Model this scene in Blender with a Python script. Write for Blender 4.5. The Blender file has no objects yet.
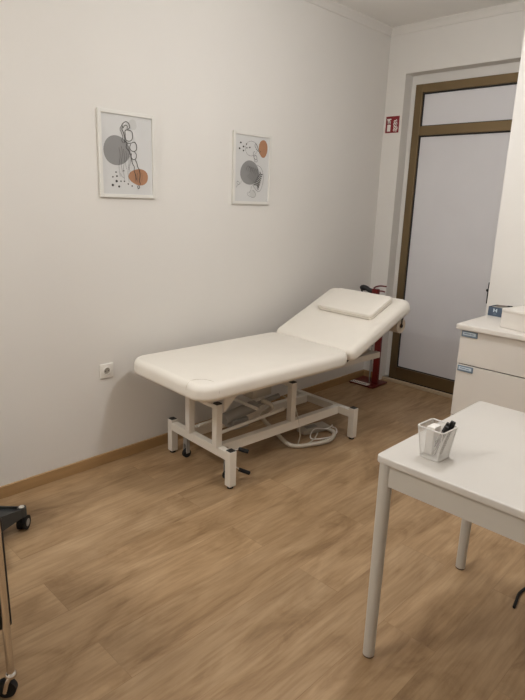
import bpy, bmesh, math, random
from mathutils import Vector, Matrix
random.seed(4)
S = bpy.context.scene
COL = S.collection
PI = math.pi

# ---------------------------------------------------------------- camera
yaw, pitch, roll, FPX = math.radians(43.974), math.radians(14.968), math.radians(1.948), 561.15
fw = Vector((-math.sin(yaw)*math.cos(pitch), math.cos(yaw)*math.cos(pitch), -math.sin(pitch)))
r0 = Vector((math.cos(yaw), math.sin(yaw), 0)); u0 = r0.cross(fw)
rr = math.cos(roll)*r0 + math.sin(roll)*u0; uu = -math.sin(roll)*r0 + math.cos(roll)*u0
CAMP = Vector((2.697, 0, 1.5))
cd = bpy.data.cameras.new('camera'); cam = bpy.data.objects.new('camera', cd); COL.objects.link(cam)
m4 = Matrix((rr, uu, -fw)).transposed().to_4x4(); m4.translation = CAMP
cam.matrix_world = m4
cd.sensor_fit = 'HORIZONTAL'; cd.sensor_width = 36; cd.lens = 36*FPX/525; cd.clip_start = 0.02
S.camera = cam
# ---------------------------------------------------------------- world, lights, exposure
w = bpy.data.worlds.new('world'); S.world = w; w.use_nodes = True
w.node_tree.nodes['Background'].inputs[0].default_value = (.02, .022, .028, 1)
w.node_tree.nodes['Background'].inputs[1].default_value = 1.0
LIGHTS = [((.70, -.70), 35.0)]
for (lx, ly), pw in LIGHTS:
    ld = bpy.data.lights.new('panel_light', 'AREA'); ld.shape = 'SQUARE'; ld.size = .56; ld.energy = pw
    ld.color = (.95, .98, 1)
    lo = bpy.data.objects.new('panel_light', ld); COL.objects.link(lo); lo.location = (lx, ly, 2.775)
S.view_settings.view_transform = 'Standard'; S.view_settings.look = 'None'
S.view_settings.gamma = 1; S.view_settings.use_curve_mapping = False
S.view_settings.exposure = 0.0

# ---------------------------------------------------------------- materials
def lin(c):
    return tuple(((v/255)/12.92 if v/255 <= .04045 else ((v/255+.055)/1.055)**2.4) for v in c)+(1,)
def mat(name, rgb, rough=.5, metal=0, noise=0, nscale=8, bump=0, bscale=200, coat=0, emit=0, spec=None):
    m = bpy.data.materials.new(name); m.use_nodes = True
    nt = m.node_tree; b = nt.nodes['Principled BSDF']; N = nt.nodes.new; L = nt.links.new
    b.inputs['Base Color'].default_value = lin(rgb); b.inputs['Roughness'].default_value = rough
    b.inputs['Metallic'].default_value = metal; b.inputs['Coat Weight'].default_value = coat
    if spec is not None: b.inputs['Specular IOR Level'].default_value = spec
    tc = N('ShaderNodeTexCoord')
    nz = N('ShaderNodeTexNoise'); nz.inputs['Scale'].default_value = nscale; nz.inputs['Detail'].default_value = 4
    L(tc.outputs['Object'], nz.inputs['Vector'])
    mx = N('ShaderNodeMix'); mx.data_type = 'RGBA'
    k = noise if noise else .01
    mx.inputs[6].default_value = lin([v*(1-k) for v in rgb]); mx.inputs[7].default_value = lin([min(255, v*(1+k)) for v in rgb])
    L(nz.outputs['Fac'], mx.inputs[0]); L(mx.outputs[2], b.inputs['Base Color'])
    if bump:
        n2 = N('ShaderNodeTexNoise'); n2.inputs['Scale'].default_value = bscale; L(tc.outputs['Object'], n2.inputs['Vector'])
        bp = N('ShaderNodeBump'); bp.inputs['Strength'].default_value = bump; bp.inputs['Distance'].default_value = .002
        L(n2.outputs['Fac'], bp.inputs['Height']); L(bp.outputs[0], b.inputs['Normal'])
    if emit:
        b.inputs['Emission Color'].default_value = lin(rgb); b.inputs['Emission Strength'].default_value = emit
    return m
def wood_floor():
    m = bpy.data.materials.new('oak laminate'); m.use_nodes = True
    nt = m.node_tree; b = nt.nodes['Principled BSDF']; N = nt.nodes.new; L = nt.links.new
    tc = N('ShaderNodeTexCoord'); mp = N('ShaderNodeMapping'); mp.inputs['Rotation'].default_value = (0, 0, PI/2)
    mp.inputs['Location'].default_value = (.31, .07, 0)
    L(tc.outputs['Object'], mp.inputs[0])
    br = N('ShaderNodeTexBrick'); br.offset = .37; br.offset_frequency = 2
    br.inputs['Scale'].default_value = 1; br.inputs['Brick Width'].default_value = 1.3; br.inputs['Row Height'].default_value = .21
    br.inputs['Mortar Size'].default_value = .0013; br.inputs['Mortar Smooth'].default_value = .4
    br.inputs['Color1'].default_value = (0, 0, 0, 1); br.inputs['Color2'].default_value = (1, 1, 1, 1); br.inputs['Mortar'].default_value = (.5, .5, .5, 1)
    L(mp.outputs[0], br.inputs['Vector'])
    # offset the grain per plank
    sc = N('ShaderNodeVectorMath'); sc.operation = 'MULTIPLY'; sc.inputs[1].default_value = (1.6, 4.6, 1); L(mp.outputs[0], sc.inputs[0])
    off = N('ShaderNodeVectorMath'); off.operation = 'MULTIPLY'; off.inputs[1].default_value = (7, 23, 31); L(br.outputs['Color'], off.inputs[0])
    ad = N('ShaderNodeVectorMath'); L(sc.outputs[0], ad.inputs[0]); L(off.outputs[0], ad.inputs[1])
    g1 = N('ShaderNodeTexNoise'); g1.inputs['Scale'].default_value = 1.5; g1.inputs['Detail'].default_value = 7; g1.inputs['Distortion'].default_value = 1.1; g1.inputs['Roughness'].default_value = .6
    L(ad.outputs[0], g1.inputs['Vector'])
    sc2 = N('ShaderNodeVectorMath'); sc2.operation = 'MULTIPLY'; sc2.inputs[1].default_value = (9, 45, 1); L(ad.outputs[0], sc2.inputs[0])
    g2 = N('ShaderNodeTexNoise'); g2.inputs['Scale'].default_value = .35; g2.inputs['Detail'].default_value = 5; g2.inputs['Distortion'].default_value = .4
    L(sc2.outputs[0], g2.inputs['Vector'])
    cr = N('ShaderNodeValToRGB'); e = cr.color_ramp.elements
    e[0].position = .32; e[0].color = lin((146, 116, 82)); e[1].position = .69; e[1].color = lin((187, 157, 121))
    x = cr.color_ramp.elements.new(.48); x.color = lin((171, 140, 104))
    L(g1.outputs['Fac'], cr.inputs[0])
    mg = N('ShaderNodeMix'); mg.data_type = 'RGBA'; mg.blend_type = 'MULTIPLY'; mg.inputs[0].default_value = .5
    c2 = N('ShaderNodeValToRGB'); c2.color_ramp.elements[0].position = .35; c2.color_ramp.elements[0].color = (.66, .60, .54, 1); c2.color_ramp.elements[1].position = .6
    L(g2.outputs['Fac'], c2.inputs[0]); L(cr.outputs[0], mg.inputs[6]); L(c2.outputs[0], mg.inputs[7])
    # plank tone
    mr = N('ShaderNodeMapRange'); mr.inputs[3].default_value = .88; mr.inputs[4].default_value = 1.07; L(br.outputs['Color'], mr.inputs[0])
    mt = N('ShaderNodeVectorMath'); mt.operation = 'SCALE'; L(mg.outputs[2], mt.inputs[0]); L(mr.outputs[0], mt.inputs['Scale'])
    seam = N('ShaderNodeMix'); seam.data_type = 'RGBA'; seam.inputs[7].default_value = lin((118, 86, 58))
    sf = N('ShaderNodeMath'); sf.operation = 'MULTIPLY'; sf.inputs[1].default_value = .35; L(br.outputs['Fac'], sf.inputs[0])
    L(sf.outputs[0], seam.inputs[0]); L(mt.outputs[0], seam.inputs[6]); L(seam.outputs[2], b.inputs['Base Color'])
    b.inputs['Roughness'].default_value = .42; b.inputs['Specular IOR Level'].default_value = .4
    bp = N('ShaderNodeBump'); bp.inputs['Strength'].default_value = .15; bp.inputs['Distance'].default_value = .001
    L(g2.outputs['Fac'], bp.inputs['Height']); L(bp.outputs[0], b.inputs['Normal'])
    return m
def wood_trim():
    m = mat('oak baseboard', (168, 134, 92), .45, noise=.1, nscale=3)
    nt = m.node_tree
    nz = [n for n in nt.nodes if n.bl_idname == 'ShaderNodeTexNoise'][0]
    v = nt.nodes.new('ShaderNodeMapping'); v.inputs['Scale'].default_value = (1, 1, 12)
    tc = [n for n in nt.nodes if n.bl_idname == 'ShaderNodeTexCoord'][0]
    nt.links.new(tc.outputs['Object'], v.inputs[0]); nt.links.new(v.outputs[0], nz.inputs['Vector'])
    return m
M = dict(
 wall=mat('wall paint', (226, 221, 214), .85, noise=.01, nscale=3, bump=.12, bscale=120),
 ceil=mat('ceiling paint', (238, 234, 228), .9, noise=.01, bump=.1, bscale=90),
 floor=wood_floor(), trim=wood_trim(),
 bronze=mat('bronze anodised aluminium', (126, 107, 78), .34, metal=.7, noise=.05),
 gasket=mat('black gasket', (30, 27, 25), .6),
 frost=mat('frosted film glass', (222, 219, 220), .32, noise=.03, nscale=2.5),
 steel=mat('beige door sill strip', (188, 168, 140), .5),
 vinyl=mat('white vinyl', (236, 229, 218), .42, noise=.01, bump=.25, bscale=260),
 seam=mat('vinyl seam', (205, 195, 178), .6),
 wmetal=mat('white powder coated steel', (226, 218, 206), .38, noise=.01),
 black=mat('black plastic', (24, 22, 22), .45),
 rubber=mat('black rubber', (18, 17, 17), .8),
 chrome=mat('chrome', (215, 210, 204), .18, metal=1),
 greyp=mat('grey plastic', (150, 145, 138), .5),
 dgrey=mat('charcoal nylon', (58, 60, 60), .5, noise=.08, bump=.2),
 hose=mat('pale grey hose', (198, 188, 172), .55),
 tabw=mat('white table lacquer', (207, 201, 193), .35, noise=.008),
 tleg=mat('white leg lacquer', (194, 188, 178), .4),
 cabw=mat('white cabinet laminate', (219, 212, 203), .4, noise=.008),
 dark=mat('shadow gap', (60, 52, 44), .8),
 lab=mat('blue grey label holder', (110, 126, 142), .4),
 card=mat('pale label card', (196, 208, 216), .6),
 ink=mat('blue ink', (70, 95, 130), .6),
 bluebox=mat('slate blue carton', (72, 86, 104), .5),
 red=mat('red paint', (104, 22, 18), .35),
 signred=mat('sign red', (128, 20, 28), .45),
 white=mat('plain white', (236, 230, 222), .5),
 paper=mat('art paper', (208, 206, 203), .7),
 frame=mat('white frame', (222, 218, 210), .45),
 agrey=mat('art grey', (140, 138, 136), .7), alight=mat('art pale grey', (196, 194, 190), .7),
 aterra=mat('art terracotta', (170, 124, 92), .7), aline=mat('art line', (62, 56, 52), .7),
 socket=mat('socket plastic', (232, 227, 218), .35), hole=mat('socket recess', (158, 150, 138), .6),
 glide=mat('brown glide', (92, 66, 46), .6),
 kraft=mat('cardboard core', (140, 108, 78), .8),
 roll=mat('paper roll', (226, 214, 196), .8),
 wire=mat('white wire mesh', (226, 222, 216), .4),
 penb=mat('pen grey barrel', (120, 108, 100), .35),
 globe=mat('opal lamp globe', (249, 252, 255), .4, emit=72),
 panel=mat('light panel', (255, 244, 226), .5, emit=3),
)
# ---------------------------------------------------------------- helpers
def link(name, bm, ms, parent=None, smooth=False, angle=None):
    me = bpy.data.meshes.new(name)
    bmesh.ops.recalc_face_normals(bm, faces=bm.faces[:]); bm.to_mesh(me); bm.free()
    o = bpy.data.objects.new(name, me); COL.objects.link(o)
    for m in (ms if isinstance(ms, (list, tuple)) else [ms]): me.materials.append(m)
    if smooth:
        for p in me.polygons: p.use_smooth = True
        try: me.set_sharp_from_angle(angle=math.radians(angle or 40))
        except Exception: pass
    if parent: o.parent = parent
    return o
def box(bm, lo, hi, mi=0, bev=0, seg=2, mtx=None):
    r = bmesh.ops.create_cube(bm, size=1); vs = r['verts']
    lo, hi = Vector(lo), Vector(hi); c = (lo+hi)/2; d = hi-lo
    for v in vs: v.co = Vector((v.co.x*d.x+c.x, v.co.y*d.y+c.y, v.co.z*d.z+c.z))
    if mtx is not None:
        for v in vs: v.co = mtx @ v.co
    fs = {f for v in vs for f in v.link_faces}
    for f in fs: f.material_index = mi
    if bev:
        es = list({e for v in vs for e in v.link_edges})
        r = bmesh.ops.bevel(bm, geom=es, offset=bev, segments=seg, affect='EDGES', profile=.5)
        for f in r['faces']: f.material_index = mi
def cyl(bm, a, b, r, r2=None, n=20, mi=0, cap=True):
    a, b = Vector(a), Vector(b); d = b-a
    res = bmesh.ops.create_cone(bm, cap_ends=cap, segments=n, radius1=r, radius2=r if r2 is None else r2, depth=d.length)
    q = Vector((0, 0, 1)).rotation_difference(d.normalized()).to_matrix().to_4x4(); q.translation = (a+b)/2
    for v in res['verts']: v.co = q @ v.co
    for f in {f for v in res['verts'] for f in v.link_faces}: f.material_index = mi
def ball(bm, c, s, n=16, mi=0):
    r = bmesh.ops.create_uvsphere(bm, u_segments=n, v_segments=n//2+2, radius=1)
    for v in r['verts']: v.co = Vector((v.co.x*s[0]+c[0], v.co.y*s[1]+c[1], v.co.z*s[2]+c[2]))
    for f in {f for v in r['verts'] for f in v.link_faces}: f.material_index = mi
def catmull(P, k=8, closed=False):
    P = [Vector(p) for p in P]; n = len(P); out = []
    rng = range(n if closed else n-1)
    for i in rng:
        if closed: a, b, c, d = P[(i-1) % n], P[i], P[(i+1) % n], P[(i+2) % n]
        else: a, b, c, d = P[max(i-1, 0)], P[i], P[i+1], P[min(i+2, n-1)]
        for j in range(k):
            t = j/k
            out.append(.5*((2*b)+(c-a)*t+(2*a-5*b+4*c-d)*t*t+(3*b-a-3*c+d)*t**3))
    if not closed: out.append(P[-1])
    return out
def tube(bm, pts, r, n=10, k=8, smoothp=True, closed=False, rib=0):
    P = catmull(pts, k, closed) if smoothp else [Vector(p) for p in pts]
    rings = []; up = Vector((0, 0, 1)); N = len(P)
    prev = None
    for i, p in enumerate(P):
        if closed: t = (P[(i+1) % N]-P[i-1]).normalized()
        else: t = (P[min(i+1, N-1)]-P[max(i-1, 0)]).normalized()
        if prev is None:
            x = t.cross(up); x = x if x.length > .05 else t.cross(Vector((1, 0, 0)))
        else: x = prev - t*prev.dot(t)
        x.normalize(); prev = x; y = t.cross(x)
        rad = r*(1+(rib if i % 2 else -rib))
        rings.append([bm.verts.new(p+(x*math.cos(2*PI*j/n)+y*math.sin(2*PI*j/n))*rad) for j in range(n)])
    m = N if closed else N-1
    for i in range(m):
        A, B = rings[i], rings[(i+1) % N]
        for j in range(n): bm.faces.new((A[j], A[(j+1) % n], B[(j+1) % n], B[j]))
    if not closed:
        bm.faces.new(rings[0]); bm.faces.new(rings[-1])
def rrect(x0, x1, y0, y1, r, n=8):
    out = []
    for cx, cy, a0 in ((x1-r, y1-r, 0), (x0+r, y1-r, 90), (x0+r, y0+r, 180), (x1-r, y0+r, 270)):
        for i in range(n+1):
            a = math.radians(a0+90*i/n); out.append((cx+r*math.cos(a), cy+r*math.sin(a)))
    return out
def slab(bm, outline, z0, z1, bt=0, bb=None, seg=5, crown=0):
    """stacked rounded slab: outline is shrunk towards its normal at top and bottom rounding"""
    bb = bt if bb is None else bb
    n = len(outline); P = [Vector((a, b, 0)) for a, b in outline]
    area = sum(P[i].x*P[(i+1) % n].y-P[(i+1) % n].x*P[i].y for i in range(n))
    nr = []
    for i in range(n):
        t = (P[(i+1) % n]-P[i-1]); v = Vector((t.y, -t.x, 0)).normalized()
        nr.append(v if area > 0 else -v)
    levels = []
    for i in range(seg+1):
        a = PI/2*i/seg; levels.append((z0+bb*(1-math.sin(a)), -bb*(1-math.cos(PI/2-a))))
    if bb == 0: levels = [(z0, 0)]
    up = []
    for i in range(seg+1):
        a = PI/2*i/seg; up.append((z1-bt*(1-math.sin(a)), -bt*(1-math.cos(a))))
    if bt == 0: up = [(z1, 0)]
    lv = []
    if bb: 
        for i in range(seg+1):
            a = PI/2*i/seg; lv.append((z0+bb*(1-math.cos(a)), -bb*(1-math.sin(a))))
    else: lv = [(z0, 0)]
    rings = []
    for z, o in lv+up: rings.append([bm.verts.new((P[i].x+nr[i].x*o, P[i].y+nr[i].y*o, z)) for i in range(n)])
    for A, B in zip(rings, rings[1:]):
        for j in range(n): bm.faces.new((A[j], A[(j+1) % n], B[(j+1) % n], B[j]))
    bm.faces.new(list(reversed(rings[0])))
    bm.faces.new(rings[-1])
def thing(name, label, cat, loc=(0, 0, 0), rz=0, group=None):
    o = bpy.data.objects.new(name, None); COL.objects.link(o); o.empty_display_size = .05
    o.location = loc; o.rotation_euler = (0, 0, rz); o['label'] = label; o['category'] = cat
    if group: o['group'] = group
    return o
def tag(o, label, cat, group=None):
    o['label'] = label; o['category'] = cat
    if group: o['group'] = group
    return o
def struct(name, bm, m, smooth=False):
    o = link(name, bm, m, None, smooth); o['kind'] = 'structure'; return o
def B(): return bmesh.new()

# ---------------------------------------------------------------- room shell
L_, H_, XR, YF = 4.107, 2.80, 3.7, -1.3
YB = 4.5
bm = B(); box(bm, (-.1, YF-.1, -.06), (XR+.1, YB, 0)); struct('floor', bm, M['floor'])
bm = B(); box(bm, (-.1, YF-.1, H_), (XR+.1, YB, H_+.06)); struct('ceiling', bm, M['ceil'])
bm = B(); box(bm, (-.1, YF-.1, 0), (0, YB, H_)); struct('wall_left', bm, M['wall'])
bm = B()   # back wall with a recess for the door
NX0, NX1, NZ, DY = .163, 1.20, 2.47, 4.19
box(bm, (0, L_, 0), (NX0, YB, H_)); box(bm, (NX0, L_, NZ), (NX1, YB, H_)); box(bm, (NX1, L_, 0), (1.6, YB, H_))
box(bm, (NX0, 4.30, 0), (NX1, YB, NZ))
bmesh.ops.remove_doubles(bm, verts=bm.verts[:], dist=1e-5)
struct('wall_back', bm, M['wall'])
bm = B(); box(bm, (1.312, 3.402, 0), (XR, YB, H_)); struct('wall_corner', bm, M['wall'])
bm = B(); box(bm, (XR, YF-.1, 0), (XR+.1, 3.402, H_)); struct('wall_right', bm, M['wall'])
bm = B(); box(bm, (0, YF-.1, 0), (XR, YF, H_)); struct('wall_front', bm, M['wall'])
bm = B(); box(bm, (0, YF, 0), (.014, L_, .064), bev=.003); struct('baseboard_left', bm, M['trim'])
bm = B(); box(bm, (.014, L_-.014, 0), (NX0, L_, .064), bev=.003); struct('baseboard_back', bm, M['trim'])
def cove(bm, a, b, inward):
    prof = [(0, 0), (0, -.047), (.008, -.047), (.014, -.036), (.028, -.02), (.038, -.012), (.046, -.006), (.046, 0)]
    ring = [[bm.verts.new(Vector((p[0], p[1], H_))+Vector(inward)*u+Vector((0, 0, v))) for u, v in prof] for p in (a, b)]
    n = len(prof)
    for j in range(n): bm.faces.new((ring[0][j], ring[0][(j+1) % n], ring[1][(j+1) % n], ring[1][j]))
    bm.faces.new(ring[0]); bm.faces.new(ring[1])
bm = B(); cove(bm, (0, YF), (0, L_), (1, 0, 0)); struct('trim_1', bm, M['wall'])
bm = B(); cove(bm, (0, L_), (1.312, L_), (0, -1, 0)); struct('trim_2', bm, M['wall'])

# door: bronze frame, frosted transom pane, frosted leaf
dr = bpy.data.objects.new('door_1', None); COL.objects.link(dr); dr['kind'] = 'structure'
DX0, DX1, DZ = .212, 1.185, 2.40
bm = B()
F = .062
box(bm, (DX0, DY, .03), (DX0+F, DY+.06, DZ), bev=.003); box(bm, (DX1-F, DY, .03), (DX1, DY+.06, DZ), bev=.003)
box(bm, (DX0+F, DY+.001, DZ-F), (DX1-F, DY+.059, DZ), bev=.003)
box(bm, (DX0+F, DY+.001, 2.027), (DX1-F, DY+.059, 2.095), bev=.003)
box(bm, (DX0+F, DY+.001, .032), (DX1-F, DY+.059, .132), bev=.003)
link('door_frame', bm, M['bronze'], dr)
bm = B()
for z0, z1 in ((.132, 2.027), (2.095, DZ-F)):
    x0, x1 = DX0+F, DX1-F
    box(bm, (x0, DY+.018, z0), (x0+.006, DY+.03, z1)); box(bm, (x1-.006, DY+.018, z0), (x1, DY+.03, z1))
    box(bm, (x0+.006, DY+.018, z0), (x1-.006, DY+.03, z0+.006)); box(bm, (x0+.006, DY+.018, z1-.010), (x1-.006, DY+.03, z1))
link('gasket', bm, M['gasket'], dr)
for z0, z1 in ((.138, 2.017), (2.101, DZ-F-.01)):
    bm = B(); box(bm, (DX0+F+.006, DY+.028, z0), (DX1-F-.006, DY+.036, z1)); link('glass_pane', bm, M['frost'], dr)
bm = B(); cyl(bm, (1.0, DY+.03, .905), (1.0, DY-.045, .905), .011); 
tube(bm, [(1.0, DY-.045, .905), (1.02, DY-.05, .905), (1.10, DY-.05, .905)], .010, smoothp=False)
box(bm, (.985, DY-.008, .80), (1.015, DY+.02, .96), bev=.003)
link('door_handle', bm, M['black'], dr, True)
bm = B(); box(bm, (NX0+.001, L_+.05, 0), (NX1-.001, DY-.002, .026), bev=.004); box(bm, (DX0, DY+.004, 0), (DX1, DY+.05, .032), mi=1)
link('threshold', bm, [M['steel'], M['gasket']], dr)
bm = B(); box(bm, (NX0+.001, DY+.02, .032), (DX0, DY+.05, NZ-.001)); box(bm, (DX0, DY+.02, DZ), (NX1-.001, DY+.05, NZ-.001))
link('frame_filler', bm, M['wall'], dr)

# ceiling lamps (behind and above the camera)
for i, ((lx, ly), pw) in enumerate(LIGHTS):
    t = thing('ceiling_light', 'square white ceiling panel lamp near the front wall', 'ceiling light', (lx, ly, H_), 0)
    bm = B()
    for a, b in (((-.31, -.31), (.31, -.29)), ((-.31, .29), (.31, .31)), ((-.31, -.29), (-.29, .29)), ((.29, -.29), (.31, .29))):
        box(bm, (a[0], a[1], -.018), (b[0], b[1], -.0005))
    link('lamp_frame', bm, M['wmetal'], t)
    bm = B(); box(bm, (-.29, -.29, -.012), (.29, .29, -.001)); link('diffuser', bm, M['panel'], t)

t = thing('pendant_lamp', 'round opal glass pendant lamp between couch and white table', 'lamp', (1.68, 2.08, H_), 0)
bm = B(); cyl(bm, (0, 0, -.03), (0, 0, -.0005), .055, n=28); link('ceiling_rose', bm, M['wmetal'], t, True)
bm = B(); cyl(bm, (0, 0, -.36), (0, 0, -.03), .007, n=12); link('rod', bm, M['chrome'], t, True)
bm = B(); ball(bm, (0, 0, -.46), (.12, .12, .12), n=32); link('globe', bm, M['globe'], t, True)
# ---------------------------------------------------------------- treatment couch
TH = math.radians(-3.0)
OB = Vector((.7167, 1.8541, 0))
bed = thing('treatment_couch', 'white padded treatment couch with raised headrest on a white steel frame', 'treatment couch', OB, TH)
RzI = Matrix.Rotation(-TH, 3, 'Z')
def bl(p): return RzI @ (Vector(p)-OB)
# base frame
bm = B()
for v in (.012, 1.035): box(bm, (-.56, v-.02, .150), (-.04, v+.02, .20), bev=.003)
for u in (-.15, -.43): box(bm, (u-.02, .04, .145), (u+.02, 1.015, .20), bev=.003)
link('base_frame', bm, M['wmetal'], bed)
for u, v in ((-.018, .002), (-.58, .012), (-.02, 1.035), (-.58, 1.035)):
    bm = B(); box(bm, (u-.022, v-.022, .014), (u+.022, v+.022, .215), bev=.003); lg = link('leg', bm, M['wmetal'], bed)
    bm = B(); box(bm, (u-.0185, v-.0185, .213), (u+.0185, v+.0185, .219), bev=.002); link('end_cap', bm, M['black'], lg)
    bm = B(); cyl(bm, (u, v, 0), (u, v, .016), .017); link('rubber_foot', bm, M['rubber'], lg)
for u, v, zt in ((-.135, .0, .445), (-.385, .0, .445), (-.15, .585, .445), (-.43, .585, .445)):
    zb = .199
    bm = B(); box(bm, (u-.02, v-.02, zb), (u+.02, v+.02, zt), bev=.003); lg = link('upright', bm, M['wmetal'], bed)
    bm = B(); box(bm, (u-.0185, v-.0185, zt-.002), (u+.0185, v+.0185, zt+.005), bev=.002); link('end_cap', bm, M['black'], lg)
# gusset plates and pivots
for u in (-.105, -.40):
    for v0 in (0.02,):
        bm = B()
        pts = [(v0, .40), (v0, .50), (v0+.10, .50), (v0+.10, .49)]
        A = [bm.verts.new((u-.004, p[0], p[1])) for p in pts]; Bv = [bm.verts.new((u+.004, p[0], p[1])) for p in pts]
        bm.faces.new(A); bm.faces.new(Bv)
        for j in range(4): bm.faces.new((A[j], A[(j+1) % 4], Bv[(j+1) % 4], Bv[j]))
        link('gusset', bm, M['wmetal'], bed)
for v in (.06,):
    bm = B(); cyl(bm, (-.13, v, .172), (-.122, v, .172), .012, n=16); cyl(bm, (-.122, v, .172), (-.119, v, .172), .007, n=16, mi=1)
    link('pivot_bolt', bm, [M['chrome'], M['black']], bed, True)
for v in (.0, .585):
    bm = B(); box(bm, (-.385+.02 if v == 0 else -.41, v-.012, .415), (-.155 if v == 0 else -.17, v+.012, .435), bev=.002); link('cross_brace', bm, M['wmetal'], bed)
bm = B()
for u in (-.08, -.48): box(bm, (u-.018, -.12, .495), (u+.018, 1.335, .535), bev=.003)
for v in (-.12, .45, .82, 1.31): box(bm, (-.462, v-.015, .497), (-.098, v+.015, .533))
link('upper_frame', bm, M['wmetal'], bed)
bm = B(); box(bm, (-.55, -.20, .535), (0, .84, .558)); link('underboard', bm, M['wmetal'], bed)
# lifting mechanism
bm = B()
cyl(bm, (-.28, .16, .27), (-.28, .40, .30), .034, n=24); cyl(bm, (-.28, .40, .30), (-.28, .60, .32), .016, n=16)
box(bm, (-.325, .20, .20), (-.235, .32, .262), bev=.01)
link('lift_motor', bm, M['greyp'], bed, True)
bm = B(); cyl(bm, (-.20, .04, .235), (-.20, .57, .262), .010, n=12); cyl(bm, (-.36, .04, .235), (-.36, .57, .262), .010, n=12)
cyl(bm, (-.41, .32, .33), (-.17, .32, .33), .010, n=12)
link('lift_rod', bm, M['wmetal'], bed, True)
bm = B(); box(bm, (-.40, .40, .33), (-.30, .56, .42), bev=.008); link('control_box', bm, M['hose'], bed, True)
bm = B(); box(bm, (-.16, .66, .478), (-.10, .70, .496), bev=.003); link('frame_bracket', bm, M['wmetal'], bed)
bm = B(); box(bm, (-.165, .26, .472), (-.11, .31, .496), bev=.003); link('frame_bracket', bm, M['wmetal'], bed)
# hose looping to the floor
hp = [(-.26, .44, .33), (-.20, .47, .30), tuple(bl((.435, 2.36, .20))), tuple(bl((.475, 2.44, .09))), tuple(bl((.585, 2.475, .02))), tuple(bl((.665, 2.61, .016))), tuple(bl((.69, 2.74, .016))), tuple(bl((.635, 2.85, .016))), tuple(bl((.56, 2.86, .02)))]
bm = B(); tube(bm, hp, .0135, n=12, k=14, rib=.06); link('cable_hose', bm, M['hose'], bed, True, 80)
bm = B(); tube(bm, [(-.22, .58, .34), (-.14, .60, .30), tuple(bl((.615, 2.52, .10))), tuple(bl((.60, 2.53, .012))), tuple(bl((.62, 2.60, .008))), tuple(bl((.60, 2.69, .008))), tuple(bl((.57, 2.76, .02)))], .004, n=8)
link('power_cable', bm, M['hose'], bed, True)
# casters and levers
for u, v in ((-.47, .035), (-.105, .05)):
    t = B(); box(t, (u-.018, v-.012, .085), (u+.018, v+.012, .152), bev=.003); box(t, (u-.018, v-.012, .03), (u-.013, v+.012, .09)); box(t, (u+.013, v-.012, .03), (u+.018, v+.012, .09))
    c = link('caster', t, M['greyp'], bed)
    t = B(); cyl(t, (u-.010, v, .026), (u+.010, v, .026), .026, n=24); link('wheel', t, M['rubber'], c, True)
for a, b_, c_ in (((-.06, .05, .185), (-.035, .07, .20), (.0, .11, .185)), ((-.06, .05, .10), (-.045, .085, .07), (-.02, .14, .04))):
    t = B(); cyl(t, a, b_, .006, n=10); lv = link('lever', t, M['chrome'], bed, True)
    t = B(); tube(t, [b_, tuple((Vector(b_)+Vector(c_))/2), c_], .011, n=10); link('lever_pad', t, M['rubber'], lv, True)
# padded sections
bm = B(); slab(bm, rrect(-.612, .073, -.262, .874, .10, 12), .553, .642, .038, .026, 8)
mt = link('mattress', bm, M['vinyl'], bed, True, 60)
bm = B()
tube(bm, [(-.049, -.262, .60), (-.049, -.256, .626), (-.053, -.225, .6422), (-.032, -.175, .6422), (.013, -.155, .6422), (.048, -.153, .637), (.068, -.153, .620), (.0733, -.154, .595)], .0012, n=6)
link('seam', bm, M['seam'], mt)
A_ = math.radians(23.7)
hb = Matrix.Translation((0, .878, .563)) @ Matrix.Rotation(A_, 4, 'X')
bm = B(); slab(bm, rrect(-.612, .073, 0, .655, .055, 8), 0, .090, .040, .026, 8)
for v in bm.verts: v.co = hb @ v.co
hr = link('headrest', bm, M['vinyl'], bed, True, 60)
bm = B(); box(bm, (-.56, .02, -.022), (0, .60, .001))
for u in (-.08, -.48): box(bm, (u-.015, .05, -.05), (u+.015, .58, -.02))
for v in bm.verts: v.co = hb @ v.co
link('headrest_board', bm, M['dark'], bed)
bm = B(); cyl(bm, (-.28, .95, .52), tuple(hb @ Vector((-.28, .40, -.03))), .012, n=14); link('gas_strut', bm, M['chrome'], bed, True)
# paper roll holder under the head end
rc = hb @ Vector((0, .590, -.098))
for u in (.001, -.53):
    bm = B()
    cyl(bm, (u, rc.y, rc.z), (u+.006, rc.y, rc.z), .012, n=14)
    box(bm, (u, rc.y-.010, rc.z+.045), (u+.005, rc.y+.010, rc.z+.10)); box(bm, (u, rc.y-.004, rc.z), (u+.005, rc.y+.004, rc.z+.05))
    link('roll_bracket', bm, M['black'], bed)

prl = thing('paper_roll', 'white couch paper roll hanging under the head end of the treatment couch', 'paper roll', OB, TH)
bm = B()
n = 28; ri, ro = .018, .050; xs = (-.52, .0)
rings = []
for x, r in ((xs[0], ri), (xs[0], ro), (xs[1], ro), (xs[1], ri)):
    rings.append([bm.verts.new((x, rc.y+r*math.cos(2*PI*j/n), rc.z+r*math.sin(2*PI*j/n))) for j in range(n)])
for i in range(4):
    for j in range(n): bm.faces.new((rings[i][j], rings[i][(j+1) % n], rings[(i+1) % 4][(j+1) % n], rings[(i+1) % 4][j]))
link('paper', bm, M['roll'], prl, True)
bm = B(); cyl(bm, (xs[0]-.002, rc.y, rc.z), (xs[1]+.002, rc.y, rc.z), .0135, n=20); link('core', bm, M['kraft'], prl, True)

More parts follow.
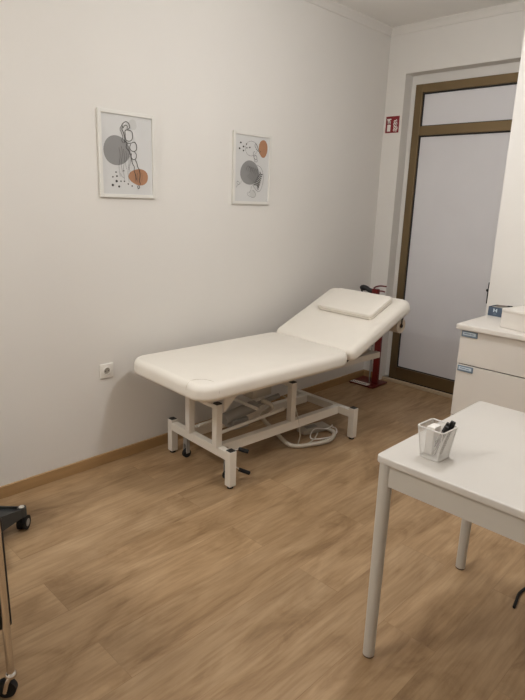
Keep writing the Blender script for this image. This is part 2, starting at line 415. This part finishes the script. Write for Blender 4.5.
# pillow on headrest
pil = thing('pillow', 'flat white vinyl pillow lying on the raised headrest', 'pillow', OB, TH)
bm = B(); slab(bm, rrect(-.478, -.018, .330, .582, .025, 6), .091, .133, .011, .011, 5)
for v in bm.verts: v.co = hb @ v.co
pc = link('pillow_cover', bm, M['vinyl'], pil, True, 60)
bm = B(); P_ = [(a, b, .112) for a, b in rrect(-.4788, -.0172, .3292, .5828, .025, 6)]
tube(bm, [tuple(hb @ Vector(p)) for p in P_], .0014, n=6, smoothp=False, closed=True); link('piping', bm, M['seam'], pc)

# handset / adapter on the floor under the couch
ad = thing('power_adapter', 'pale flat power box with cables on the floor under the couch', 'power adapter', (.50, 2.80, 0), math.radians(-14))
bm = B(); box(bm, (-.045, -.11, 0), (.045, .11, .034), bev=.008); link('case', bm, M['hose'], ad, True)
bm = B(); box(bm, (-.02, -.07, .034), (.02, .02, .036)); link('face_label', bm, M['greyp'], ad)
bm = B(); tube(bm, [(.02, .11, .02), (.05, .15, .008), (.12, .10, .006), (.15, 0, .006), (.11, -.10, .006), (.06, -.04, .04), (.07, .06, .03), (.04, .13, .03)], .0045, n=8); link('cable', bm, M['white'], ad, True)

# ---------------------------------------------------------------- fire extinguisher and its stand
EX, EY = .135, 3.965
st = thing('extinguisher_stand', 'red metal floor stand behind the head of the couch', 'stand', (EX, EY, 0), math.radians(2))
bm = B(); box(bm, (-.105, -.115, .004), (.135, .120, .016), bev=.004); link('base_plate', bm, M['red'], st)
bm = B(); box(bm, (-.098, -.110, .016), (.07, -.050, .0175))
for i in range(9): box(bm, (-.09+i*.016, -.095+.004*(i % 2), .0175), (-.082+i*.016, -.075, .0182), mi=1)
link('base_label', bm, [M['white'], M['aline']], st)
bm = B(); box(bm, (.060, -.02, .016), (.112, .01, .76), bev=.003); link('column', bm, M['red'], st)
bm = B(); cyl(bm, (.036, -.015, .016), (.036, -.015, .40), .007, n=10); link('side_rod', bm, M['greyp'], st, True)
for x, y in ((-.09, -.1), (.09, -.1), (-.09, .1), (.09, .1)):
    bm = B(); cyl(bm, (x, y, 0), (x, y, .0045), .009, n=12); link('rubber_foot', bm, M['rubber'], st)
ex = thing('fire_extinguisher', 'red fire extinguisher with black nozzle on the stand beside the door', 'fire extinguisher', (EX+.07, EY-.085, .50), 0)
bm = B()
prof = [(.0, 0), (.055, .0), (.062, .008), (.062, .20), (.055, .235), (.03, .26), (.018, .268), (.018, .285), (0, .285)]
n = 28; rg = []
for r, z in prof: rg.append([bm.verts.new((max(r, .0005)*math.cos(2*PI*j/n), max(r, .0005)*math.sin(2*PI*j/n), z)) for j in range(n)])
for a, b_ in zip(rg, rg[1:]):
    for j in range(n): bm.faces.new((a[j], a[(j+1) % n], b_[(j+1) % n], b_[j]))
link('cylinder_body', bm, M['red'], ex, True)
bm = B(); box(bm, (-.028, -.02, .283), (.028, .02, .335), bev=.006); link('valve', bm, M['red'], ex)
bm = B(); tube(bm, [(-.02, 0, .338), (.0, 0, .352), (.035, .01, .362), (.085, .02, .362)], .006, n=8); tube(bm, [(.0, 0, .318), (.05, .01, .322), (.075, .018, .318)], .006, n=8); link('handle', bm, M['red'], ex, True)
bm = B(); tube(bm, [(-.02, 0, .31), (-.06, -.01, .32), (-.09, -.015, .335), (-.125, -.02, .325)], .019, n=12); ball(bm, (-.105, -.018, .333), (.036, .024, .024))
tube(bm, [(-.12, -.02, .32), (-.11, -.02, .2), (-.07, -.02, .1)], .008, n=10)
link('nozzle_hose', bm, M['black'], ex, True)

# red sign on the back wall
sg = thing('fire_sign', 'small red fire equipment sign on the back wall left of the door', 'sign', (.083, L_, 2.11), 0)
bm = B(); box(bm, (-.066, -.003, -.067), (.066, -.0003, .067)); link('sign_plate', bm, M['white'], sg)
bm = B()
box(bm, (-.061, -.0036, -.062), (.061, -.003, .062))
link('sign_field', bm, M['signred'], sg)
def flat(bm, pts, y, mi=0):
    f = bm.faces.new([bm.verts.new((p[0], y, p[1])) for p in pts]); f.material_index = mi
def sell(cx, cz, rx, rz, n=18): return [(cx+rx*math.cos(2*PI*i/n), cz+rz*math.sin(2*PI*i/n)) for i in range(n)]
bm = B()
box(bm, (-.045, -.0042, -.050), (-.015, -.0037, .0)); box(bm, (-.043, -.0042, .008), (-.017, -.0037, .026)); box(bm, (-.037, -.0042, .0), (-.023, -.0037, .036))
box(bm, (-.05, -.0042, .036), (-.012, -.0037, .044)); box(bm, (-.046, -.0042, .026), (-.038, -.0037, .036))
ball(bm, (-.03, -.0041, .006), (.007, .0004, .006), mi=1)
for k, (cx, cz, r) in enumerate([(.02, .022, .009), (.034, .028, .007), (.018, .002, .010), (.036, .006, .009), (.022, -.02, .010), (.038, -.018, .008), (.02, -.04, .010), (.036, -.042, .010), (.046, -.03, .006)]):
    ball(bm, (cx, -.0041, cz), (r, .0004, r*1.15), n=10)
    ball(bm, (cx+.002, -.0045, cz-.002), (r*.45, .0004, r*.55), n=8, mi=1)
link('sign_symbol', bm, [M['white'], M['signred']], sg)

# ---------------------------------------------------------------- wall pictures
def picture(y0, z0, W, Hh, label, draw):
    t = thing('framed_picture', label, 'picture', (0, y0, z0), 0, None)
    fwid, dep = .018, .016
    bm = B()
    box(bm, (0.0005, 0, 0), (dep, fwid, Hh), bev=.0015); box(bm, (0.0005, W-fwid, 0), (dep, W, Hh), bev=.0015)
    box(bm, (0.0005, fwid, 0), (dep, W-fwid, fwid), bev=.0015); box(bm, (0.0005, fwid, Hh-fwid), (dep, W-fwid, Hh), bev=.0015)
    link('picture_frame', bm, M['frame'], t)
    bm = B(); box(bm, (.002, fwid, fwid), (.008, W-fwid, Hh-fwid))
    pw, ph = W-2*fwid, Hh-2*fwid
    def pt(s, tt, d=0): return (.0083+d, fwid+s*pw, fwid+(1-tt)*ph)
    layer = [0]
    def ell(s, tt, ra, rb, mi, jit=0):
        layer[0] += 1; d = .00006*layer[0]
        c = pt(s, tt); vs = []
        for i in range(32):
            a = 2*PI*i/32; k = 1+jit*math.sin(3*a+s*7)
            vs.append(bm.verts.new((.0083+d, c[1]+ra*k*math.cos(a), c[2]+rb*k*math.sin(a))))
        f = bm.faces.new(vs); f.material_index = mi
    def line(P, wd=.0038, mi=4, closed=False, k=6):
        Q = catmull([pt(*p, .0024) for p in P], k, closed); n = len(Q)
        pr = []
        for i in range(n):
            t_ = (Q[(i+1) % n]-Q[i-1]) if closed else (Q[min(i+1, n-1)]-Q[max(i-1, 0)])
            t_.normalize(); nn = Vector((0, -t_.z, t_.y))*wd/2
            pr.append((bm.verts.new(Q[i]+nn), bm.verts.new(Q[i]-nn)))
        for i in range(n if closed else n-1):
            a, b_ = pr[i], pr[(i+1) % n]
            f = bm.faces.new((a[0], b_[0], b_[1], a[1])); f.material_index = mi
    draw(ell, line)
    link('art_print', bm, [M['paper'], M['agrey'], M['aterra'], M['alight'], M['aline']], t)
def art1(ell, line):
    def c(x, y): s = (x-78)/327; return s, (y-(85+45*s))/(555-35*s)
    def L(P, **k): line([c(*p) for p in P], **k)
    ell(*c(278, 168), .026, .026, 3, .05); ell(*c(172, 342), .078, .073, 1, .02); ell(*c(312, 524), .061, .042, 2, .05)
    for x, y, r in ((163, 490, 5), (142, 523, 5), (168, 518, 6), (165, 553, 8), (193, 553, 5), (140, 580, 8), (180, 590, 7), (215, 553, 5), (240, 572, 5), (265, 586, 5), (213, 480, 4)):
        ell(*c(x, y), r*.0009, r*.0008, 4)
    L([(205, 180), (215, 160), (235, 148), (252, 160), (258, 185), (245, 200)]); L([(215, 190), (228, 172), (242, 178), (240, 200)])
    L([(200, 180), (196, 200), (205, 225), (212, 250), (205, 275), (215, 290)], wd=.003); L([(213, 175), (208, 200), (217, 220), (225, 260), (222, 290)])
    L([(230, 205), (262, 208), (275, 225), (273, 262), (255, 278), (232, 270), (228, 235)], closed=True)
    L([(228, 275), (240, 290), (262, 292), (285, 285), (298, 300), (300, 330), (285, 348), (262, 340), (255, 318), (262, 298)])
    L([(285, 350), (298, 370), (292, 398), (275, 402), (263, 385), (266, 360)]); L([(240, 290), (232, 320), (250, 345), (262, 380), (266, 405)])
    L([(266, 405), (270, 430), (282, 455), (280, 480), (290, 510), (295, 545)]); L([(290, 405), (300, 430), (303, 450), (315, 475), (320, 510), (315, 550), (322, 575)])
    L([(300, 585), (305, 605), (315, 595), (308, 580)]); 
    for x, y0, y1 in ((185, 320, 520), (200, 310, 490), (213, 330, 545), (228, 345, 470), (242, 360, 560), (252, 380, 500)):
        L([(x, y0), (x+6, y0+(y1-y0)*.3), (x-3, y0+(y1-y0)*.65), (x+3, y1)], wd=.0015)
    L([(190, 500), (200, 520), (212, 530)], wd=.0015)
    for x in (285, 300, 330): L([(x, 495), (x+3, 520), (x, 555)], wd=.0013)
def art2(ell, line):
    def c(x, y):
        s = (x-(80-15*(y-95)/510))/252; return s, (y-(95+35*s))/(510-28*s)
    def L(P, **k): line([c(*p) for p in P], **k)
    ell(*c(282, 207), .040, .054, 2, .03); ell(*c(180, 388), .084, .074, 1, .02); ell(*c(203, 550), .030, .024, 3, .05)
    for x, y, r in ((117, 160, 7), (108, 203, 7), (136, 190, 7), (135, 220, 6), (160, 200, 5), (181, 197, 6), (157, 172, 5)): ell(*c(x, y), r*.0011, r*.0008, 4)
    L([(190, 150), (222, 165), (235, 205), (222, 245), (190, 260), (160, 245), (148, 205), (160, 165)], closed=True, wd=.0016)
    L([(218, 180), (226, 168), (240, 200), (246, 225), (232, 215), (222, 195)], closed=True, wd=.003); L([(246, 205), (250, 235), (262, 222), (248, 245)], wd=.002)
    L([(215, 225), (205, 245), (212, 275), (225, 290), (232, 275), (225, 258), (212, 262)], wd=.0028); L([(212, 275), (215, 300), (232, 305), (235, 285)], wd=.0025)
    for k in range(6):
        L([(150+k*14, 370+k*6), (165+k*14, 335+k*5), (185+k*10, 360+k*9), (178+k*9, 400+k*9), (160+k*8, 415+k*9)], wd=.0016)
    L([(235, 330), (262, 350), (280, 400), (278, 460), (262, 515), (240, 535)], wd=.002); L([(200, 480), (215, 505), (240, 535)], wd=.002)
    for k in range(8): L([(255-k*7, 380+k*14), (262-k*4, 400+k*12), (276-k*5, 400+k*17)], wd=.006)
    L([(190, 490), (185, 520), (170, 545)], wd=.002); L([(165, 530), (160, 552), (178, 570), (205, 578), (222, 560), (210, 530), (195, 520)], wd=.0015)
    L([(78, 500), (88, 480), (84, 460), (95, 455), (102, 468), (92, 482)], wd=.0016); L([(92, 482), (108, 470), (118, 450)], wd=.0014); L([(84, 460), (92, 448)], wd=.0014)
picture(1.548, 1.487, .340, .428, 'white framed line art print with grey circle left and rust oval low right', art1)
picture(2.466, 1.470, .338, .434, 'white framed line art print with rust oval at its top right corner', art2)

# wall socket
so = thing('wall_socket', 'white square power socket on the left wall near the couch foot', 'socket', (0, 1.546, .553), 0)
bm = B(); box(bm, (.0003, -.041, -.041), (.010, .041, .041), bev=.004, seg=3); link('cover_plate', bm, M['socket'], so, True)
bm = B()
rg = []
for r, x in ((.027, .0105), (.0215, .0135), (.0195, .0135), (.0185, .0108), (.001, .0106)):
    rg.append([bm.verts.new((x, r*math.cos(2*PI*j/28), r*math.sin(2*PI*j/28))) for j in range(28)])
for a, b_ in zip(rg, rg[1:]):
    for j in range(28):
        f = bm.faces.new((a[j], a[(j+1) % 28], b_[(j+1) % 28], b_[j])); f.material_index = 1 if b_ is rg[-1] else 0
for y in (-.0095, .0095): cyl(bm, (.0106, y, 0), (.0112, y, 0), .003, n=10, mi=2)
link('socket_insert', bm, [M['socket'], M['hole'], M['black']], so, True)

# ---------------------------------------------------------------- drawer cabinet and what stands on it
CX0, CX1, CY0, CY1, CZ = 1.425, 2.65, 2.835, 3.40, .90
cb = thing('drawer_cabinet', 'white drawer cabinet with blue grey label holders behind the table', 'cabinet', (CX0, CY0, 0), 0)
W_, D_ = CX1-CX0, CY1-CY0
bm = B(); box(bm, (0, .02, .06), (W_, D_, CZ-.03)); box(bm, (.02, .05, 0), (W_-.02, D_, .06)); link('cabinet_body', bm, M['cabw'], cb)
bm = B(); slab(bm, rrect(-.022, W_+.02, -.02, D_-.001, .008, 4), CZ-.028, CZ, .004, .004, 3); link('cabinet_top', bm, M['cabw'], cb, True)
bm = B(); box(bm, (.004, .012, .062), (W_-.004, .021, CZ-.03)); link('shadow_gap', bm, M['dark'], cb)
for c0, c1 in ((0, .61), (.615, W_)):
    for z0, z1 in ((.686, CZ-.030), (.390, .680), (.066, .384)):
        bm = B(); box(bm, (c0+.0, -.0, z0), (c1, .0185, z1), bev=.002); d = link('drawer', bm, M['cabw'], cb)
        lz = z1-.012 if z0 > .6 else z1+.014-.012
        lz = z1+.003
        bm = B()
        box(bm, (c0+.008, -.006, lz-.038), (c0+.094, -.0002, lz-.006), bev=.002); 
        h = link('label_holder', bm, M['lab'], d)
        bm = B(); box(bm, (c0+.016, -.0072, lz-.028), (c0+.086, -.0055, lz-.012)); box(bm, (c0+.024, -.0076, lz-.021), (c0+.055, -.0071, lz-.018), mi=1); box(bm, (c0+.058, -.0076, lz-.022), (c0+.074, -.0071, lz-.019), mi=1)
        link('label_card', bm, [M['card'], M['ink']], h)

bx = thing('carton', 'small slate blue carton with white mark on the cabinet top corner', 'carton', (1.408, 3.198, CZ), math.radians(-4))
bm = B(); w1, d1, h1, tk = .082, .10, .052, .0015
box(bm, (0, 0, 0), (w1, d1, .002)); box(bm, (0, 0, .002), (w1, tk, h1)); box(bm, (0, d1-tk, .002), (w1, d1, h1)); box(bm, (0, tk, .002), (tk, d1-tk, h1)); box(bm, (w1-tk, tk, .002), (w1, d1-tk, h1))
link('carton_box', bm, M['bluebox'], bx)
bm = B(); box(bm, (.003, .003, .003), (w1-.003, d1-.003, h1-.004), bev=.003); link('carton_content', bm, M['greyp'], bx)
bm = B()
x0, z0 = .030, .024
for q in ([(x0, z0), (x0+.006, z0), (x0+.006, z0+.02), (x0, z0+.02)], [(x0+.017, z0), (x0+.023, z0), (x0+.023, z0+.02), (x0+.017, z0+.02)],
          [(x0+.004, z0+.02), (x0+.0115, z0+.010), (x0+.0115, z0+.004), (x0+.004, z0+.014)], [(x0+.019, z0+.02), (x0+.0115, z0+.010), (x0+.0115, z0+.004), (x0+.019, z0+.014)]): flat(bm, q, -.0006)
for i in range(3): flat(bm, [(x0+.002, z0-.006-.004*i), (x0+.021, z0-.006-.004*i), (x0+.021, z0-.004-.004*i), (x0+.002, z0-.004-.004*i)], -.0006, 1)
link('printed_mark', bm, [M['card'], M['lab']], bx)
wb = thing('storage_box', 'plain white lidded box at the right on the cabinet top', 'box', (1.589, 2.925, CZ), math.radians(-15))
bm = B(); box(bm, (0, 0, 0), (.36, .235, .088), bev=.004); link('box_body', bm, M['cabw'], wb)
bm = B(); slab(bm, rrect(-.003, .363, -.003, .238, .012, 5), .086, .101, .006, 0, 4); link('box_lid', bm, M['cabw'], wb, True)
pn = thing('pen', 'dark pen lying on the small slate blue carton', 'pen', (0, 0, 0), 0)
bm = B(); cyl(bm, (1.43, 3.255, .9535), (1.52, 3.19, .968), .0045, n=10); link('pen_barrel', bm, M['penb'], pn, True)
bm = B(); cyl(bm, (1.52, 3.19, .968), (1.548, 3.17, .9725), .0052, n=10); link('pen_cap', bm, M['black'], pn, True)

# ---------------------------------------------------------------- white table
TX, TY = 1.847, 1.402
tb = thing('table', 'white rectangular table with round legs in the right foreground', 'table', (TX, TY, 0), 0)
TW, TD = 1.25, .748
bm = B(); slab(bm, rrect(0, TW, 0, TD, .018, 6), .727, .75, .004, .003, 3); link('tabletop', bm, M['tabw'], tb, True, 50)
bm = B()
box(bm, (.04, .014, .652), (TW-.04, .032, .727)); box(bm, (.04, TD-.032, .652), (TW-.04, TD-.014, .727))
box(bm, (.014, .04, .652), (.032, TD-.04, .727)); box(bm, (TW-.032, .04, .652), (TW-.014, TD-.04, .727))
link('apron', bm, M['tleg'], tb)
for x, y in ((.027, .027), (.027, TD-.027), (TW-.027, .027), (TW-.027, TD-.027)):
    bm = B(); cyl(bm, (x, y, .006), (x, y, .7275), .0195, .0225, n=28); lg = link('leg', bm, M['tleg'], tb, True)
    bm = B(); cyl(bm, (x, y, 0), (x, y, .007), .018, n=20); link('leg_glide', bm, M['glide'], lg)

# pencil cup on the table
CUX, CUY = 1.976, 1.530
cup = thing('pencil_cup', 'white wire mesh pencil cup near the table corner', 'pencil cup', (CUX, CUY, .75), math.radians(-3))
hb0, ht0, hh = .0325, .044, .100
def ring(z, h, r=.010): return [(a, b, z) for a, b in rrect(-h, h, -h, h, r, 4)]
bm = B(); tube(bm, ring(hh, ht0), .0024, n=8, smoothp=False, closed=True); link('rim', bm, M['wire'], cup, True)
bm = B(); tube(bm, ring(.0024, hb0), .002, n=8, smoothp=False, closed=True); box(bm, (-hb0, -hb0, .001), (hb0, hb0, .002))
for sx in (-1, 1):
    for sy in (-1, 1):
        cyl(bm, (sx*(hb0-.003), sy*(hb0-.003), .002), (sx*(ht0-.003), sy*(ht0-.003), hh), .0016, n=6)
link('cup_base', bm, M['wire'], cup, True)
bm = B()
def strand(a, b_, r=.00032):
    a, b_ = Vector(a), Vector(b_); d = (b_-a).normalized()
    x = d.cross(Vector((.31, .17, .93)) if abs(d.z) < .9 else Vector((1, 0, 0))).normalized(); y = d.cross(x)
    R1 = [bm.verts.new(a+(x*math.cos(t)+y*math.sin(t))*r) for t in (0, 2.09, 4.19)]
    R2 = [bm.verts.new(b_+(x*math.cos(t)+y*math.sin(t))*r) for t in (0, 2.09, 4.19)]
    for j in range(3): bm.faces.new((R1[j], R1[(j+1) % 3], R2[(j+1) % 3], R2[j]))
for k in range(4):
    rot = Matrix.Rotation(k*PI/2, 3, 'Z')
    for i in range(29):
        f = -1+2*(i+.5)/29
        strand(rot @ Vector((f*(hb0-.002), -hb0, .002)), rot @ Vector((f*(ht0-.002), -ht0, hh)))
    for i in range(1, 34):
        z = hh*i/34; h = hb0+(ht0-hb0)*i/34
        strand(rot @ Vector((-h+.002, -h, z)), rot @ Vector((h-.002, -h, z)))
link('mesh_wall', bm, M['wire'], cup)
pens = [((-.016, .004, .010), (.030, .006, .118), 'leftmost of the dark pens in the mesh cup'), ((-.006, .012, .010), (.035, .022, .121), 'dark pen standing between two others in the mesh cup'),
        ((.004, -.010, .010), (.036, -.012, .113), 'dark pen nearest the viewer in the mesh cup'), ((.012, .016, .010), (.034, .034, .116), 'rightmost dark pen in the mesh cup')]
rc3 = Matrix.Rotation(math.radians(-3), 3, 'Z')
for a, b_, lab in pens:
    a, b_ = Vector(a), Vector(b_)
    t = thing('pen', lab, 'pen', tuple(Vector((CUX, CUY, .75)) + rc3 @ a), math.radians(-3), 'pens in the mesh cup')
    d = b_-a
    bm = B(); cyl(bm, Vector((0, 0, 0)), d*.74, .0042, n=12); cyl(bm, d*-.05, (0, 0, 0), .001, .004, n=12); link('pen_barrel', bm, M['penb'], t, True)
    bm = B(); cyl(bm, d*.72, d, .0052, n=12); cyl(bm, d*.74+Vector((.006, -.003, 0)), d*.98+Vector((.006, -.003, 0)), .0012, n=6); link('pen_cap', bm, M['black'], t, True)
nt_ = B(); box(nt_, (-.030, -.012, .004), (-.004, .030, .094), bev=.002, mtx=Matrix.Rotation(math.radians(-3), 4, 'Z'))
o = link('note_block', nt_, M['white']); o.location = (CUX, CUY, .75); tag(o, 'white block of note paper standing in the mesh cup', 'note block')

# cable under the table
bm = B()
tube(bm, [(2.136, 2.035, .006), (2.128, 2.08, .006), (2.120, 2.15, .006), (2.15, 2.25, .006), (2.25, 2.36, .006), (2.42, 2.42, .006), (2.6, 2.40, .006)], .0058, n=8)
o = link('floor_cable', bm, M['rubber'], None, True); tag(o, 'thin black cable on the floor under the table at the right edge', 'cable')

# ---------------------------------------------------------------- rolling stool (arm at the left edge)
SX, SY = .310, .622
sto = thing('rolling_stool', 'charcoal star base of a rolling stool by the left wall', 'stool', (SX, SY, 0), math.radians(-8))
for k in range(5):
    a = math.radians(90+72*k); R_ = Matrix.Rotation(a, 4, 'Z')
    bm = B()
    xs_ = [(.03, .055, .150, .085), (.11, .072, .138, .085), (.18, .054, .126, .070), (.262, .020, .112, .044), (.274, .015, .108, .040)]
    rg = []
    for x, hw, zt, th in xs_:
        w_ = min(hw*.28, .010); dp = .012
        rg.append([bm.verts.new(R_ @ Vector(p)) for p in ((x, -hw, zt-th), (x, -hw, zt), (x, -hw+w_, zt), (x, -hw+w_, zt-dp), (x, hw-w_, zt-dp), (x, hw-w_, zt), (x, hw, zt), (x, hw, zt-th))])
    for A, C_ in zip(rg, rg[1:]):
        for j in range(8): bm.faces.new((A[j], A[(j+1) % 8], C_[(j+1) % 8], C_[j]))
    bm.faces.new(rg[0]); bm.faces.new(rg[-1])
    p = R_ @ Vector((.272, 0, 0)); cyl(bm, (p.x, p.y, .07), (p.x, p.y, .114), .020, n=18)
    arm = link('base_arm', bm, M['dgrey'], sto)
    bm = B(); cyl(bm, (p.x, p.y, .113), (p.x, p.y, .118), .012, n=18); link('arm_cap', bm, M['white'], arm, True)
    bm = B(); T_ = R_ @ Matrix.Translation((.272, 0, 0)) @ Matrix.Rotation(math.radians(-46+8)-a, 4, 'Z')
    for sgn in (-1, 1): cyl(bm, T_ @ Vector((-.008, sgn*.006, .033)), T_ @ Vector((-.008, sgn*.020, .033)), .033, n=22)
    box(bm, (-.024, -.005, .040), (.014, .005, .085), mtx=T_)
    cyl(bm, T_ @ Vector((-.008, -.0210, .033)), T_ @ Vector((-.008, -.0198, .033)), .018, n=16, mi=1)
    cyl(bm, T_ @ Vector((-.008, .0198, .033)), T_ @ Vector((-.008, .0210, .033)), .018, n=16, mi=1)
    link('caster', bm, [M['rubber'], M['greyp']], arm, True)
bm = B(); cyl(bm, (0, 0, .065), (0, 0, .155), .042, n=24); link('hub', bm, M['dgrey'], sto, True)
bm = B(); cyl(bm, (0, 0, .13), (0, 0, .44), .014, n=16); link('gas_column', bm, M['chrome'], sto, True)
bm = B(); ring_ = [(.155*math.cos(2*PI*i/40), .155*math.sin(2*PI*i/40)) for i in range(40)]; slab(bm, ring_, .44, .51, .025, .01, 5); link('seat', bm, M['black'], sto, True)

# trolley with chrome poles at the left edge
tr = thing('instrument_trolley', 'chrome legged trolley with a black bin at the left edge', 'trolley', (0, 0, 0), 0)
PX0, PX1, PY0, PY1 = .76, 1.204, .13, .492
for x, y in ((PX1, PY1), (PX0, PY1), (PX1, PY0), (PX0, PY0)):
    bm = B(); cyl(bm, (x, y, .085), (x, y, .82), .0115, n=20); pl = link('pole', bm, M['chrome'], tr, True)
    bm = B()
    a = math.radians(50); T_ = Matrix.Translation((x, y, 0)) @ Matrix.Rotation(a, 4, 'Z')
    ball(bm, T_ @ Vector((0, 0, .078)), (.018, .018, .014))
    for s in (-1, 1):
        tube(bm, [tuple(T_ @ Vector(q)) for q in ((0, s*.012, .078), (-.008, s*.016, .062), (-.016, s*.016, .032))], .0065, n=8)
    cyl(bm, T_ @ Vector((-.016, -.02, .03)), T_ @ Vector((-.016, .02, .03)), .006, n=12)
    c = link('caster_fork', bm, M['chrome'], pl, True)
    bm = B(); cyl(bm, T_ @ Vector((-.016, -.010, .030)), T_ @ Vector((-.016, .010, .030)), .030, n=28); link('wheel', bm, M['rubber'], c, True)
bm = B(); box(bm, (PX0+.014, PY0+.02, .235), (PX1-.013, PY1+.024, .60), bev=.006); link('bin', bm, M['black'], tr)
bm = B(); box(bm, (PX0-.02, PY0-.02, .80), (PX1+.02, PY1+.02, .83), bev=.006); link('top_shelf', bm, M['wmetal'], tr)
